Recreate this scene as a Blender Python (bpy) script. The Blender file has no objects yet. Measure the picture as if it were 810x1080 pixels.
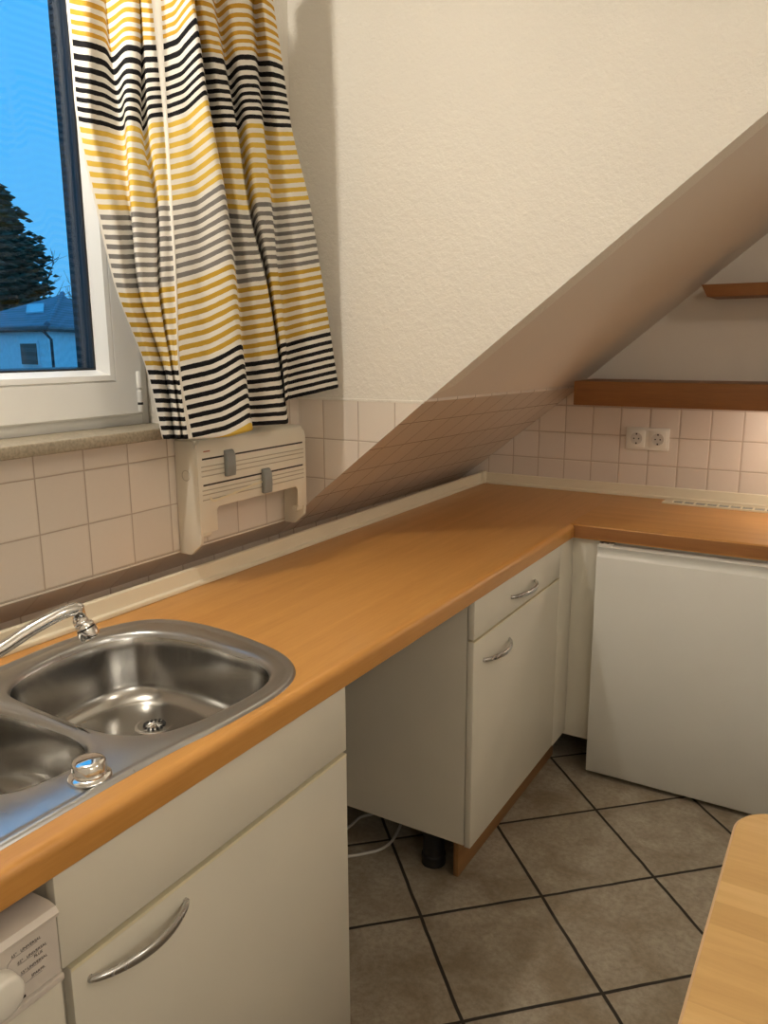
import bpy, bmesh, math, random
from mathutils import Vector, Matrix
random.seed(7)
SC = bpy.context.scene
COL = SC.collection

# ------------------------------------------------------------------ camera
CX, CY, CZ = 1.43589, -3.28465, 1.49054
YAW, PIT, ROL, F = 0.540209, -0.206484, -0.004678, 836.709
fw = Vector((-math.sin(YAW)*math.cos(PIT), math.cos(YAW)*math.cos(PIT), math.sin(PIT)))
rt = fw.cross(Vector((0, 0, 1))).normalized()
up = rt.cross(fw)
r2 = rt*math.cos(ROL)+up*math.sin(ROL)
u2 = -rt*math.sin(ROL)+up*math.cos(ROL)
cam = bpy.data.cameras.new('camera'); camo = bpy.data.objects.new('camera', cam); COL.objects.link(camo)
M = Matrix.Identity(4)
for i in range(3):
    M[i][0] = r2[i]; M[i][1] = u2[i]; M[i][2] = -fw[i]
M[0][3], M[1][3], M[2][3] = CX, CY, CZ
camo.matrix_world = M
cam.sensor_fit = 'VERTICAL'; cam.sensor_height = 36; cam.lens = F/1080*36
cam.clip_start = .02; cam.clip_end = 300
SC.camera = camo

def un(px, py, ax, val):
    """measure: where the sight line of a photo point meets an axis plane"""
    D = fw + r2*((px-405)/F) - u2*((py-540)/F)
    C0 = Vector((CX, CY, CZ))
    return C0 + D*((val-C0[ax])/D[ax])

# ------------------------------------------------------------------ helpers
ORG = {}
def mesh_obj(name, verts, faces, mat, parent=None, uvs=None, smooth=False, bevel=0, seg=2, auto=None, mats=None, fm=None):
    o0 = ORG.get(parent.name, Vector((0, 0, 0))) if parent else Vector((0, 0, 0))
    me = bpy.data.meshes.new(name)
    me.from_pydata([tuple(Vector(v)-o0) for v in verts], [], faces)
    if uvs:
        l = me.uv_layers.new(name='UVMap')
        for p in me.polygons:
            for li in p.loop_indices:
                l.data[li].uv = uvs[me.loops[li].vertex_index]
    for m in (mats or [mat]): me.materials.append(m)
    if fm:
        for p, k in zip(me.polygons, fm): p.material_index = k
    o = bpy.data.objects.new(name, me); COL.objects.link(o)
    if parent: o.parent = parent
    ORG[o.name] = o0
    if bevel:
        bm = bmesh.new(); bm.from_mesh(me)
        bmesh.ops.recalc_face_normals(bm, faces=bm.faces)
        es = [e for e in bm.edges if len(e.link_faces) == 2 and e.calc_face_angle() > .5]
        bmesh.ops.bevel(bm, geom=es, offset=bevel, segments=seg, profile=.5, affect='EDGES')
        bm.to_mesh(me); bm.free()
        smooth = True; auto = auto or 40
    if smooth:
        for p in me.polygons: p.use_smooth = True
        if auto:
            me.set_sharp_from_angle(angle=math.radians(auto))
    return o

def boxvf(lo, hi):
    x0, y0, z0 = lo; x1, y1, z1 = hi
    v = [(x0,y0,z0),(x1,y0,z0),(x1,y1,z0),(x0,y1,z0),(x0,y0,z1),(x1,y0,z1),(x1,y1,z1),(x0,y1,z1)]
    f = [(0,3,2,1),(4,5,6,7),(0,1,5,4),(1,2,6,5),(2,3,7,6),(3,0,4,7)]
    return v, f
def box(name, lo, hi, mat, parent=None, bevel=.0015, seg=2):
    v, f = boxvf(lo, hi)
    return mesh_obj(name, v, f, mat, parent, bevel=bevel, seg=seg)
def join(parts):
    V, Fc = [], []
    for v, f in parts:
        n = len(V); V += list(v); Fc += [tuple(i+n for i in q) for q in f]
    return V, Fc
def prism(poly, axis, a, b):
    """poly: 2D points; axis: extrusion axis; other two axes in order"""
    n = len(poly); V = []
    for c in (a, b):
        for p in poly:
            q = [0, 0, 0]; oth = [i for i in range(3) if i != axis]
            q[oth[0]], q[oth[1]] = p; q[axis] = c; V.append(tuple(q))
    Fc = [tuple(range(n))[::-1], tuple(range(n, 2*n))]
    for i in range(n):
        j = (i+1) % n; Fc.append((i, j, n+j, n+i))
    return V, Fc
def recalc(o):
    bm = bmesh.new(); bm.from_mesh(o.data); bmesh.ops.recalc_face_normals(bm, faces=bm.faces); bm.to_mesh(o.data); bm.free(); return o
def sweep(pts, rad, n=16, sx=None, cap=True):
    """tube along pts; rad: float or list; sx: list of (a,b) section half axes with fixed frame"""
    pts = [Vector(p) for p in pts]; V = []; Fc = []
    prev = None
    for i, p in enumerate(pts):
        t = (pts[min(i+1, len(pts)-1)]-pts[max(i-1, 0)]).normalized()
        if prev is None:
            h = Vector((0, 0, 1)) if abs(t.z) < .9 else Vector((1, 0, 0))
            nrm = (h - t*h.dot(t)).normalized()
        else:
            nrm = (prev - t*prev.dot(t)).normalized()
        prev = nrm; bn = t.cross(nrm)
        if sx: a, b = sx[i]
        else: a = b = rad[i] if isinstance(rad, (list, tuple)) else rad
        for k in range(n):
            an = 2*math.pi*k/n
            V.append(tuple(p+nrm*(math.cos(an)*a)+bn*(math.sin(an)*b)))
    for i in range(len(pts)-1):
        for k in range(n):
            j = (k+1) % n
            Fc.append((i*n+k, i*n+j, (i+1)*n+j, (i+1)*n+k))
    if cap:
        Fc.append(tuple(range(n))[::-1]); Fc.append(tuple(range((len(pts)-1)*n, len(pts)*n)))
    return V, Fc
def lathe(prof, c, axis=(0, 0, 1), n=32):
    """prof: (r,h) list along axis from c"""
    ax = Vector(axis).normalized(); h = Vector((1, 0, 0)) if abs(ax.x) < .9 else Vector((0, 1, 0))
    a = (h-ax*h.dot(ax)).normalized(); b = ax.cross(a); c = Vector(c); V = []; Fc = []
    for r, z in prof:
        for k in range(n):
            an = 2*math.pi*k/n
            V.append(tuple(c+ax*z+a*(math.cos(an)*max(r, 1e-5))+b*(math.sin(an)*max(r, 1e-5))))
    for i in range(len(prof)-1):
        for k in range(n):
            j = (k+1) % n; Fc.append((i*n+k, i*n+j, (i+1)*n+j, (i+1)*n+k))
    Fc.append(tuple(range(n))[::-1]); Fc.append(tuple(range((len(prof)-1)*n, len(prof)*n)))
    return V, Fc
def thing(name, label, cat, loc, group=None, kind=None):
    o = bpy.data.objects.new(name, None); COL.objects.link(o); o.location = loc; o.empty_display_size = .05
    ORG[o.name] = Vector(loc); tag(o, label, cat, group, kind); return o
def tag(o, label=None, cat=None, group=None, kind=None):
    if label: o['label'] = label
    if cat: o['category'] = cat
    if group: o['group'] = group
    if kind: o['kind'] = kind
    return o
def struct(o, label=None, cat=None): 
    return tag(o, label, cat, kind='structure')
def crspline(P, m=8, closed=True):
    P = [Vector(p) for p in P]; n = len(P); out = []
    for i in range(n if closed else n-1):
        g = lambda k: P[k % n] if closed else P[max(0, min(n-1, k))]
        a, b, c, d = g(i-1), g(i), g(i+1), g(i+2)
        for k in range(m):
            t = k/m
            out.append(.5*((2*b)+(c-a)*t+(2*a-5*b+4*c-d)*t*t+(-a+3*b-3*c+d)*t**3))
    if not closed: out.append(P[-1])
    return out

# ------------------------------------------------------------------ materials
class NT:
    def __init__(s, name):
        s.m = bpy.data.materials.new(name); s.m.use_nodes = True; s.t = s.m.node_tree; s.n = s.t.nodes
        s.b = s.n['Principled BSDF']; s.out = s.n['Material Output']
    def add(s, typ, **kw):
        q = s.n.new(typ)
        for k, v in kw.items():
            if hasattr(q, k) and k not in q.inputs: setattr(q, k, v)
            else: q.inputs[k].default_value = v
        return q
    def L(s, a, b): s.t.links.new(a, b)
    def math(s, op, a, b=None, c=None):
        q = s.n.new('ShaderNodeMath'); q.operation = op
        for i, x in enumerate((a, b, c)):
            if x is None: continue
            if isinstance(x, (int, float)): q.inputs[i].default_value = x
            else: s.L(x, q.inputs[i])
        return q.outputs[0]
    def mix(s, fac, a, b, typ='MIX'):
        q = s.n.new('ShaderNodeMix'); q.data_type = 'RGBA'; q.blend_type = typ
        for i, x in ((0, fac), (6, a), (7, b)):
            if isinstance(x, (int, float)): q.inputs[i].default_value = x
            elif isinstance(x, tuple): q.inputs[i].default_value = (*x, 1) if len(x) == 3 else x
            else: s.L(x, q.inputs[i])
        return q.outputs[2]
    def ramp(s, fac, stops, interp='LINEAR'):
        q = s.n.new('ShaderNodeValToRGB'); q.color_ramp.interpolation = interp
        e = q.color_ramp.elements
        while len(e) > 1: e.remove(e[-1])
        e[0].position = stops[0][0]; e[0].color = (*stops[0][1], 1)
        for p, c in stops[1:]:
            x = e.new(p); x.color = (*c, 1)
        s.L(fac, q.inputs[0]); return q.outputs[0]
    def bump(s, h, st=.3, d=.001):
        q = s.n.new('ShaderNodeBump'); q.inputs['Strength'].default_value = st; q.inputs['Distance'].default_value = d
        s.L(h, q.inputs['Height']); s.L(q.outputs[0], s.b.inputs['Normal']); return q
    def noise(s, vec, scale, detail=3, rough=.5, dist=0):
        q = s.n.new('ShaderNodeTexNoise'); q.inputs['Scale'].default_value = scale; q.inputs['Detail'].default_value = detail
        q.inputs['Roughness'].default_value = rough; q.inputs['Distortion'].default_value = dist
        if vec is not None: s.L(vec, q.inputs['Vector'])
        return q.outputs[0]
    def obj(s): return s.n.new('ShaderNodeTexCoord').outputs['Object']
    def uv(s): return s.n.new('ShaderNodeTexCoord').outputs['UV']
    def mapping(s, vec, sc=(1,1,1), rot=(0,0,0), loc=(0,0,0)):
        q = s.n.new('ShaderNodeMapping'); q.inputs['Scale'].default_value = sc; q.inputs['Rotation'].default_value = rot; q.inputs['Location'].default_value = loc
        s.L(vec, q.inputs['Vector']); return q.outputs[0]
    def set(s, **kw):
        for k, v in kw.items():
            s.b.inputs[k.replace('_', ' ')].default_value = (*v, 1) if isinstance(v, tuple) and len(v) == 3 else v
        return s

def simple(name, col, rough=.5, metal=0, nscale=0, namt=.06, bump=0, spec=.5, **kw):
    t = NT(name); t.set(Base_Color=col, Roughness=rough, Metallic=metal); t.b.inputs['Specular IOR Level'].default_value = spec
    sc = nscale or 6
    nz = t.noise(t.obj(), sc, 3)
    c = t.ramp(nz, [(.3, tuple(max(0, x*(1-namt)) for x in col)), (.7, tuple(min(1, x*(1+namt)) for x in col))])
    t.L(c, t.b.inputs['Base Color'])
    if bump: t.bump(t.noise(t.obj(), 220, 2), bump, .0005)
    return t.m

def plaster(name, col, bs=.85, sc=95):
    t = NT(name); t.set(Roughness=.9); t.b.inputs['Specular IOR Level'].default_value = .2
    o = t.obj(); big = t.noise(o, 1.5, 3)
    t.L(t.ramp(big, [(.3, tuple(x*.96 for x in col)), (.7, col)]), t.b.inputs['Base Color'])
    h = t.math('ADD', t.noise(o, sc, 4, .6), t.math('MULTIPLY', t.noise(o, sc*.35, 3, .6), .8))
    t.bump(h, bs, .004); return t.m

def tilemat(name, col, grout, gw=.022, rough=.22, var=.05, mottled=0, bumpd=.0015, mottcol=None):
    t = NT(name); uv = t.uv()
    s = t.n.new('ShaderNodeSeparateXYZ'); t.L(uv, s.inputs[0])
    wob = t.noise(t.obj(), 9, 2)
    w = t.math('MULTIPLY', t.math('SUBTRACT', wob, .5), .018)
    fx = t.math('FRACT', t.math('ADD', s.outputs[0], w)); fy = t.math('FRACT', t.math('ADD', s.outputs[1], w))
    dx = t.math('ABSOLUTE', t.math('SUBTRACT', fx, .5)); dy = t.math('ABSOLUTE', t.math('SUBTRACT', fy, .5))
    m = t.math('MAXIMUM', dx, dy)
    mr = t.n.new('ShaderNodeMapRange'); mr.inputs[1].default_value = .5-gw*1.15; mr.inputs[2].default_value = .5-gw*.75
    t.L(m, mr.inputs[0]); g = mr.outputs[0]
    cell = t.n.new('ShaderNodeCombineXYZ'); t.L(t.math('FLOOR', s.outputs[0]), cell.inputs[0]); t.L(t.math('FLOOR', s.outputs[1]), cell.inputs[1])
    wn = t.n.new('ShaderNodeTexWhiteNoise'); t.L(cell.outputs[0], wn.inputs['Vector'])
    c0 = t.ramp(wn.outputs[0], [(0, tuple(x*(1-var) for x in col)), (1, tuple(min(1, x*(1+var)) for x in col))])
    if mottled:
        n1 = t.noise(t.obj(), 7, 5, .6, .4); n2 = t.noise(t.obj(), 60, 4, .7)
        c0 = t.mix(t.math('MULTIPLY', t.ramp(n1, [(.35, (0,)*3), (.65, (1,)*3)]), mottled), c0, mottcol)
        c0 = t.mix(t.math('MULTIPLY', t.ramp(n2, [(.35, (1,)*3), (.6, (0,)*3)]), mottled*.45), c0, tuple(x*.55 for x in col))
    else:
        n2 = t.noise(t.obj(), 140, 2)
        c0 = t.mix(t.math('MULTIPLY', n2, .12), c0, tuple(x*.8 for x in col))
    t.L(t.mix(g, c0, grout), t.b.inputs['Base Color'])
    t.L(t.math('ADD', t.math('MULTIPLY', g, .6), rough), t.b.inputs['Roughness'])
    mr2 = t.n.new('ShaderNodeMapRange'); mr2.interpolation_type = 'SMOOTHSTEP'; mr2.inputs[1].default_value = .5-gw*2.4; mr2.inputs[2].default_value = .5-gw*.6
    mr2.inputs[3].default_value = 1; mr2.inputs[4].default_value = 0; t.L(m, mr2.inputs[0])
    h = t.math('ADD', mr2.outputs[0], t.math('MULTIPLY', t.noise(t.obj(), 40 if mottled else 18, 3), .5 if mottled else .12))
    t.bump(h, .6, bumpd); return t.m

def wood(name, c1, c2, axis=1, rough=.35, scale=1.0, spec=.5, namt=1):
    t = NT(name); o = t.obj()
    sc = [26*scale]*3; sc[axis] = 1.3*scale
    v = t.mapping(o, tuple(sc)); n1 = t.noise(v, 1, 5, .6, .6)
    sc2 = [240*scale]*3; sc2[axis] = 16*scale
    n2 = t.noise(t.mapping(o, tuple(sc2)), 1, 2, .5)
    f = t.math('ADD', t.math('MULTIPLY', n1, .7), t.math('MULTIPLY', n2, .3))
    t.L(t.ramp(f, [(.32, c1), (.68, c2)]), t.b.inputs['Base Color'])
    t.set(Roughness=rough); t.b.inputs['Specular IOR Level'].default_value = spec
    t.bump(n2, .08, .0004); return t.m

def brushed(name, col, rough=.27, sc=(400, 6, 6), amt=.12):
    t = NT(name); t.set(Base_Color=col, Metallic=1, Roughness=rough)
    n = t.noise(t.mapping(t.obj(), sc), 1, 3)
    n2 = t.noise(t.obj(), 7, 4, .6)
    t.L(t.math('ADD', t.math('ADD', t.math('MULTIPLY', t.math('SUBTRACT', n, .5), amt), t.math('MULTIPLY', t.math('SUBTRACT', n2, .5), amt)), rough), t.b.inputs['Roughness'])
    t.bump(n, .05, .0003); return t.m

M_PLASTER = plaster('wall plaster rough', (.80, .76, .68))
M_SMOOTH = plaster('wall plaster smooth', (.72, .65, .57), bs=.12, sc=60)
M_CEIL = plaster('ceiling plaster', (.82, .78, .70), bs=.15)
M_TILE = tilemat('wall tile cream', (.74, .67, .59), (.46, .38, .31), gw=.014)
M_TILEB = tilemat('wall tile pale', (.74, .65, .57), (.50, .40, .32), gw=.02)
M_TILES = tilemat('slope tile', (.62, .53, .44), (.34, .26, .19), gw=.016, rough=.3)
M_FLOOR = tilemat('floor tile stone', (.29, .235, .165), (.03, .025, .02), gw=.014, rough=.42, var=.1, mottled=1.0, mottcol=(.45, .40, .32), bumpd=.002)
M_TOPY = wood('worktop beech lengthwise', (.49, .228, .054), (.60, .30, .083), 1, .33)
M_TOPX = wood('worktop beech crosswise', (.49, .228, .054), (.60, .30, .083), 0, .33)
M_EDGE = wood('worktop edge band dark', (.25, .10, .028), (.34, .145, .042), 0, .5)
M_SHELF = wood('shelf beech', (.20, .080, .022), (.29, .12, .035), 0, .5)
M_PLINTH = wood('plinth beech', (.24, .115, .04), (.34, .17, .06), 1, .5)
M_CAB = simple('cabinet cream laminate', (.72, .68, .58), .38, namt=.02)
M_CABEDGE = simple('cabinet edge band', (.78, .70, .50), .4, namt=.02)
M_FRIDGE = simple('fridge enamel', (.72, .71, .66), .35, namt=.015)
M_CREAM = simple('cream plastic seal', (.76, .68, .52), .4, namt=.03)
M_UPVC = simple('window plastic', (.80, .80, .78), .35, namt=.015)
M_SILL = simple('stone sill', (.30, .255, .185), .45, nscale=160, namt=.25)
M_RACK = simple('aged cream plastic', (.74, .69, .58), .42, namt=.04)
M_RACKL = simple('cream plastic panel line', (.44, .38, .29), .5, namt=.04)
M_DARK = simple('dark slot', (.03, .02, .018), .6)
M_GREYP = simple('grey plastic clip', (.24, .25, .24), .4)
M_BLACK = simple('black rubber', (.012, .012, .014), .5)
M_GUIDE = simple('dark shutter guide', (.008, .009, .014), .4)
M_STEEL = brushed('brushed steel bowl', (.46, .45, .43), .22)
M_DECK = brushed('steel deck', (.52, .53, .54), .3, (8, 300, 8), .1)
M_CHROME = simple('chrome', (.82, .82, .82), .08, 1, namt=.02)
M_HANDLE = brushed('satin handle steel', (.55, .55, .55), .26)
M_WHITEP = simple('white socket plastic', (.82, .79, .72), .3, namt=.01)
M_WASH = simple('appliance white', (.66, .60, .54), .35, namt=.015)
M_PRINT = simple('printed grey lettering', (.08, .07, .07), .6)
M_CABLE = simple('white cable', (.62, .60, .55), .5)

def glassmat():
    t = NT('window glass'); t.set(Base_Color=(.96, .98, 1.0), Roughness=0, IOR=1.45)
    t.b.inputs['Transmission Weight'].default_value = 1; return t.m
M_GLASS = glassmat()

def curtainmat(ug0, ug1):
    t = NT('striped curtain cotton'); s = t.n.new('ShaderNodeSeparateXYZ'); t.L(t.uv(), s.inputs[0])
    u, v = s.outputs[0], s.outputs[1]
    wob = t.math('MULTIPLY', t.math('SUBTRACT', t.noise(t.obj(), 60, 2), .5), .10)
    vv = t.math('ADD', v, wob)
    k = t.math('DIVIDE', t.math('FLOOR', t.math('DIVIDE', vv, 8)), 10)   # -2..5
    k = t.math('ADD', k, .35)
    blk = (.012, .012, .014); gold = (.60, .34, .045); yel = (.74, .50, .085); gry = (.22, .21, .20); must = (.56, .35, .045)
    col = t.ramp(k, [(0, gry), (.2, gold), (.3, blk), (.4, yel), (.5, gry), (.6, must), (.7, blk), (.8, yel)], 'CONSTANT')
    st = t.math('LESS_THAN', t.math('FRACT', vv), .5)
    # plain selvage and side margins
    inn = t.math('MULTIPLY', t.math('GREATER_THAN', u, ug0), t.math('LESS_THAN', u, ug1))
    mk = t.math('MULTIPLY', st, t.math('SUBTRACT', 1, inn))
    mk = t.math('MULTIPLY', mk, t.math('GREATER_THAN', u, .035))
    mk = t.math('MAXIMUM', mk, t.math('MULTIPLY', t.math('GREATER_THAN', vv, 40), t.math('GREATER_THAN', u, ug1)))
    weave = t.noise(t.mapping(t.obj(), (500, 500, 900)), 1, 2)
    col2 = t.mix(t.math('MULTIPLY', weave, .35), col, (.75, .68, .55), 'MIX')
    col2 = t.mix(t.math('GREATER_THAN', t.math('ABSOLUTE', t.math('SUBTRACT', k, .35)), 9), col, col2)
    col2 = t.mix(.12, col, col2)
    white = t.mix(weave, (.80, .77, .70), (.88, .85, .78))
    t.L(t.mix(mk, white, col2), t.b.inputs['Base Color'])
    t.set(Roughness=.9); t.b.inputs['Specular IOR Level'].default_value = .15
    t.bump(weave, .15, .0006)
    tr = t.n.new('ShaderNodeBsdfTranslucent'); t.L(t.mix(mk, white, col2), tr.inputs[0])
    ms = t.n.new('ShaderNodeMixShader'); ms.inputs[0].default_value = .12
    t.L(t.b.outputs[0], ms.inputs[1]); t.L(tr.outputs[0], ms.inputs[2]); t.L(ms.outputs[0], t.out.inputs[0])
    return t.m

def butchermat():
    t = NT('table butcher block'); o = t.obj()
    br = t.n.new('ShaderNodeTexBrick'); br.offset = .37; br.inputs['Scale'].default_value = 1
    br.inputs['Brick Width'].default_value = .42; br.inputs['Row Height'].default_value = .052
    br.inputs['Mortar Size'].default_value = .0006; br.inputs['Bias'].default_value = 0
    br.inputs['Color1'].default_value = (0, 0, 0, 1); br.inputs['Color2'].default_value = (1, 1, 1, 1); br.inputs['Mortar'].default_value = (.3, .3, .3, 1)
    t.L(o, br.inputs['Vector'])
    n1 = t.noise(t.mapping(o, (4, 40, 40)), 1, 5, .65, 1.2)
    f = t.math('ADD', t.math('MULTIPLY', br.outputs['Color'], .32), t.math('MULTIPLY', n1, .6))
    c = t.ramp(f, [(.1, (.44, .26, .09)), (.5, (.58, .36, .14)), (.9, (.70, .47, .21))])
    kn = t.noise(t.mapping(o, (9, 16, 16)), 1, 2); 
    c = t.mix(t.ramp(kn, [(.70, (0,)*3), (.78, (.6,)*3)]), c, (.30, .14, .05))
    t.L(c, t.b.inputs['Base Color']); t.set(Roughness=.38); t.bump(n1, .1, .0006)
    return t.m
M_BUTCHER = butchermat()
M_BUTEDGE = wood('table edge beech', (.62, .40, .20), (.74, .52, .30), 1, .45)

# ------------------------------------------------------------------ dimensions
W = .88; TT = .05; FZ = -.05; DX = .618; DY = .6315; XW = -.0334; YCH = -1.332; XC = .608; ZC = 2.52
XK = -.131; YF = -4.7; XR = 3.0; YD = -3.95
# ------------------------------------------------------------------ room shell
def quad_struct(name, V, Fc, mat, uvs=None, **kw):
    return struct(mesh_obj(name, V, Fc, mat, uvs=uvs, **kw))
# floor
fv, ff = boxvf((-.45, YF-.1, FZ-.12), (XR+.1, .2, FZ))
th = .766; s_ = .3575; B0 = (.792, -1.347)
def fluv(v):
    dx, dy = v[0]-B0[0], v[1]-B0[1]
    return ((dx*math.cos(th)+dy*math.sin(th))/s_, (dx*math.sin(th)-dy*math.cos(th))/s_)
quad_struct('floor', fv, ff, M_FLOOR, uvs=[fluv(v) for v in fv])
# profiles of the sloping ceiling: at the dormer cheek and at the back wall
CH = [(XK, .902), (XW, .988), (.0054, 1.0246), (.398, 1.338), (1.205, 1.966), (1.92, 2.522)]
BK = [(XK, .886), (XW, .960), (.0054, .9895), (.398, 1.303), (1.08, 1.872), (1.85, 2.522)]
LOW = [(XK, .9003), (XW, .979)]
def bkz(x):
    for (a, za), (b, zb) in zip(BK, BK[1:]):
        if a <= x <= b: return za+(zb-za)*(x-a)/(b-a)
    return BK[-1][1]
# back wall
bw = [(-.45, FZ-.05), (XR, FZ-.05), (XR, ZC), (-.45, ZC)]
V, Fc = prism(bw, 1, .006, .16)
WB = quad_struct('wall_back', V, Fc, M_SMOOTH); recalc(WB)
# tiles on the back wall, a thin skin
TB = 1.316
tp = [(XK, W-.06), (XR-.01, W-.06), (XR-.01, TB), (.415, TB), (.398, 1.303), (.0054, .9895), (XK, .886)]
V, Fc = prism(tp, 1, 0, .005)
tb = mesh_obj('tile_panel', V, Fc, M_TILEB, WB, uvs=[((v[0]-.0184)/.1157, (v[2]-1.012)/.1145) for v in V]); recalc(tb)
# sloping ceiling beyond the dormer (thick)
n = len(CH); YM = [YCH, 0.05]
V = []
for prof, y in ((CH, YCH+.0015), (BK, .05)):
    V += [(x, y, z+.008) for x, z in prof]
    V += [(x-.10, y, z+.14) for x, z in prof]
Fc = []
for i in range(n-1):
    Fc.append((i, i+1, 2*n+i+1, 2*n+i)); Fc.append((n+i, 3*n+i, 3*n+i+1, n+i+1))
Fc += [tuple(range(n))+tuple(range(2*n-1, n-1, -1)), tuple(range(2*n, 3*n))+tuple(range(4*n-1, 3*n-1, -1)), (0, 2*n, 3*n, n), (n-1, 2*n-1, 4*n-1, 3*n-1)]
SL = quad_struct('ceiling_slope', V, Fc, M_SMOOTH); recalc(SL)
# tiles on the slope
sub = []
def profpt(prof, t):
    L = [0]
    for a, b in zip(prof, prof[1:]): L.append(L[-1]+math.dist(a, b))
    d = t*L[-1]
    for i in range(len(prof)-1):
        if d <= L[i+1]+1e-9:
            f = (d-L[i])/(L[i+1]-L[i]); return (prof[i][0]+(prof[i+1][0]-prof[i][0])*f, prof[i][1]+(prof[i+1][1]-prof[i][1])*f, d)
chp = CH[:4]; bkp = BK[:4]+[(.4145, 1.3166)]
N1, N2 = 20, 12; V = []; uv = []
# row joints met the cheek edge at x = .019, .108, .217, .313
def rowu(x): return (x-.019)/.0985
for off in (0, .0078):
    for j in range(N2+1):
        y = YCH+(0-YCH)*j/N2
        for i in range(N1+1):
            a = profpt(chp, i/N1); b = profpt(bkp, i/N1); f = j/N2
            V.append((a[0]*(1-f)+b[0]*f, y, a[1]*(1-f)+b[1]*f+off)); uv.append(((y+2.2549)/.1249, rowu(a[0])))
Fc = []; K = (N1+1)*(N2+1)
for j in range(N2):
    for i in range(N1):
        a = j*(N1+1)+i; Fc.append((a, a+1, a+N1+2, a+N1+1)); Fc.append((K+a, K+a+N1+1, K+a+N1+2, K+a+1))
for i in range(N1):
    Fc.append((i, K+i, K+i+1, i+1)); a = N2*(N1+1)+i; Fc.append((a, a+1, K+a+1, K+a))
for j in range(N2):
    a = j*(N1+1); Fc.append((a, a+N1+1, K+a+N1+1, K+a)); a += N1; Fc.append((a, K+a, K+a+N1+1, a+N1+1))
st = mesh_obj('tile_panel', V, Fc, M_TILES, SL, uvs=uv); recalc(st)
# low sloping strip below the window wall, tiled, with the short knee wall under it
V = []; uv = []
for y in (YD, YCH):
    V += [(XK, y, FZ-.05), (XK, y, .9003), (XW, y, .979), (XW-.08, y, .979+.05), (XK-.12, y, .98), (XK-.12, y, FZ-.05)]
    U = (y+2.2549)/.1249
    uv += [(U, -7), (U, .24), (U, .98), (U, .9), (U, .9), (U, .9)]
Fc = [(i, (i+1) % 6, 6+(i+1) % 6, 6+i) for i in range(6)]+[(5, 4, 3, 2, 1, 0), (6, 7, 8, 9, 10, 11)]
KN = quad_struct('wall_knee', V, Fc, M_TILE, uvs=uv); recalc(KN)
V, Fc = boxvf((XK-.12, YCH, FZ-.05), (XK, .006, .90))
quad_struct('wall_knee_far', V, Fc, M_SMOOTH)
V = [(XK+.0002, YCH, .80), (XK+.004, YCH, .80), (XK+.004, YCH, .902), (XK+.0002, YCH, .902), (XK+.0002, 0, .80), (XK+.004, 0, .80), (XK+.004, 0, .886), (XK+.0002, 0, .886)]
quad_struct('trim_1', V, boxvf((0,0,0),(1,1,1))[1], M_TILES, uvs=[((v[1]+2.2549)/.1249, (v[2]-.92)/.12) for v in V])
# window wall (dormer front) with an opening
WY1 = -1.867; WZ0 = 1.277; WY0 = -3.35; WZ1 = 2.42
def wl(y0, y1, z0, z1): return boxvf((-.205, y0, z0), (XW-.006, y1, z1))
V, Fc = join([wl(YD, YCH, .97, WZ0), wl(WY1, YCH, WZ0, ZC), wl(YD, WY0, WZ0, ZC), wl(WY0, WY1, WZ1, ZC)])
WL = quad_struct('wall_left', V, Fc, M_PLASTER)
V = []; Fc = []; 
for (y0, y1, z0, z1) in ((YD, WY1+.002, .979, WZ0), (WY1+.002, YCH, .979, 1.334)):
    v, f = boxvf((XW-.006, y0, z0), (XW, y1, z1)); n0 = len(V); V += v; Fc += [tuple(i+n0 for i in q) for q in f]
mesh_obj('tile_panel', V, Fc, M_TILE, WL, uvs=[((v[1]+2.2549)/.1249, (v[2]-.979)/.1215) for v in V])
# cheek wall
ck = [(XW-.3, 1.0), (XW, 1.0), (.0054, 1.034), (.398, 1.346), (1.205, 1.974), (1.92, ZC+.01), (XW-.3, ZC+.01)]
V, Fc = prism(ck, 1, YCH+.001, YCH+.10)
# keep the cheek body above the slope underside
WCk = quad_struct('wall_cheek', V, Fc, M_PLASTER); recalc(WCk)
tp = [(XW, .984), (.0054, 1.0246), (.3934, 1.334), (XW, 1.334)]
V, Fc = prism(tp, 1, YCH-.004, YCH+.0008)
ct = mesh_obj('tile_panel', V, Fc, M_TILE, WCk, uvs=[((v[0]-.057)/.1235, (v[2]-1.0965)/.1215) for v in V]); recalc(ct)
box('tile_edge_bead', (XW, YCH-.005, 1.3335), (.397, YCH+.0008, 1.341), M_PLASTER, WCk, bevel=.001)
# thin plaster arris along the diagonal of the cheek
V, Fc = prism([(.398, 1.338), (1.205, 1.966), (1.92, 2.522), (1.91, 2.53), (1.198, 1.975), (.391, 1.346)], 1, YCH-.0005, YCH+.008)
recalc(mesh_obj('corner_bead', V, Fc, M_PLASTER, WCk))
# remaining shell
def sb(name, lo, hi, mat): return quad_struct(name, *boxvf(lo, hi), mat)
sb('ceiling', (-.45, YF-.1, ZC), (XR+.1, .2, ZC+.1), M_CEIL)
sb('wall_right', (XR, YF, FZ-.05), (XR+.1, .16, ZC), M_CEIL)
sb('wall_front', (-.45, YF-.1, FZ-.05), (XR+.1, YF, ZC), M_CEIL)
sb('wall_dormer_side', (-.36, YF, FZ-.05), (XW, YD, ZC), M_CEIL)
sb('wall_outer', (-.46, YCH, FZ-.05), (-.36, .16, ZC), M_CEIL)

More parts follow.
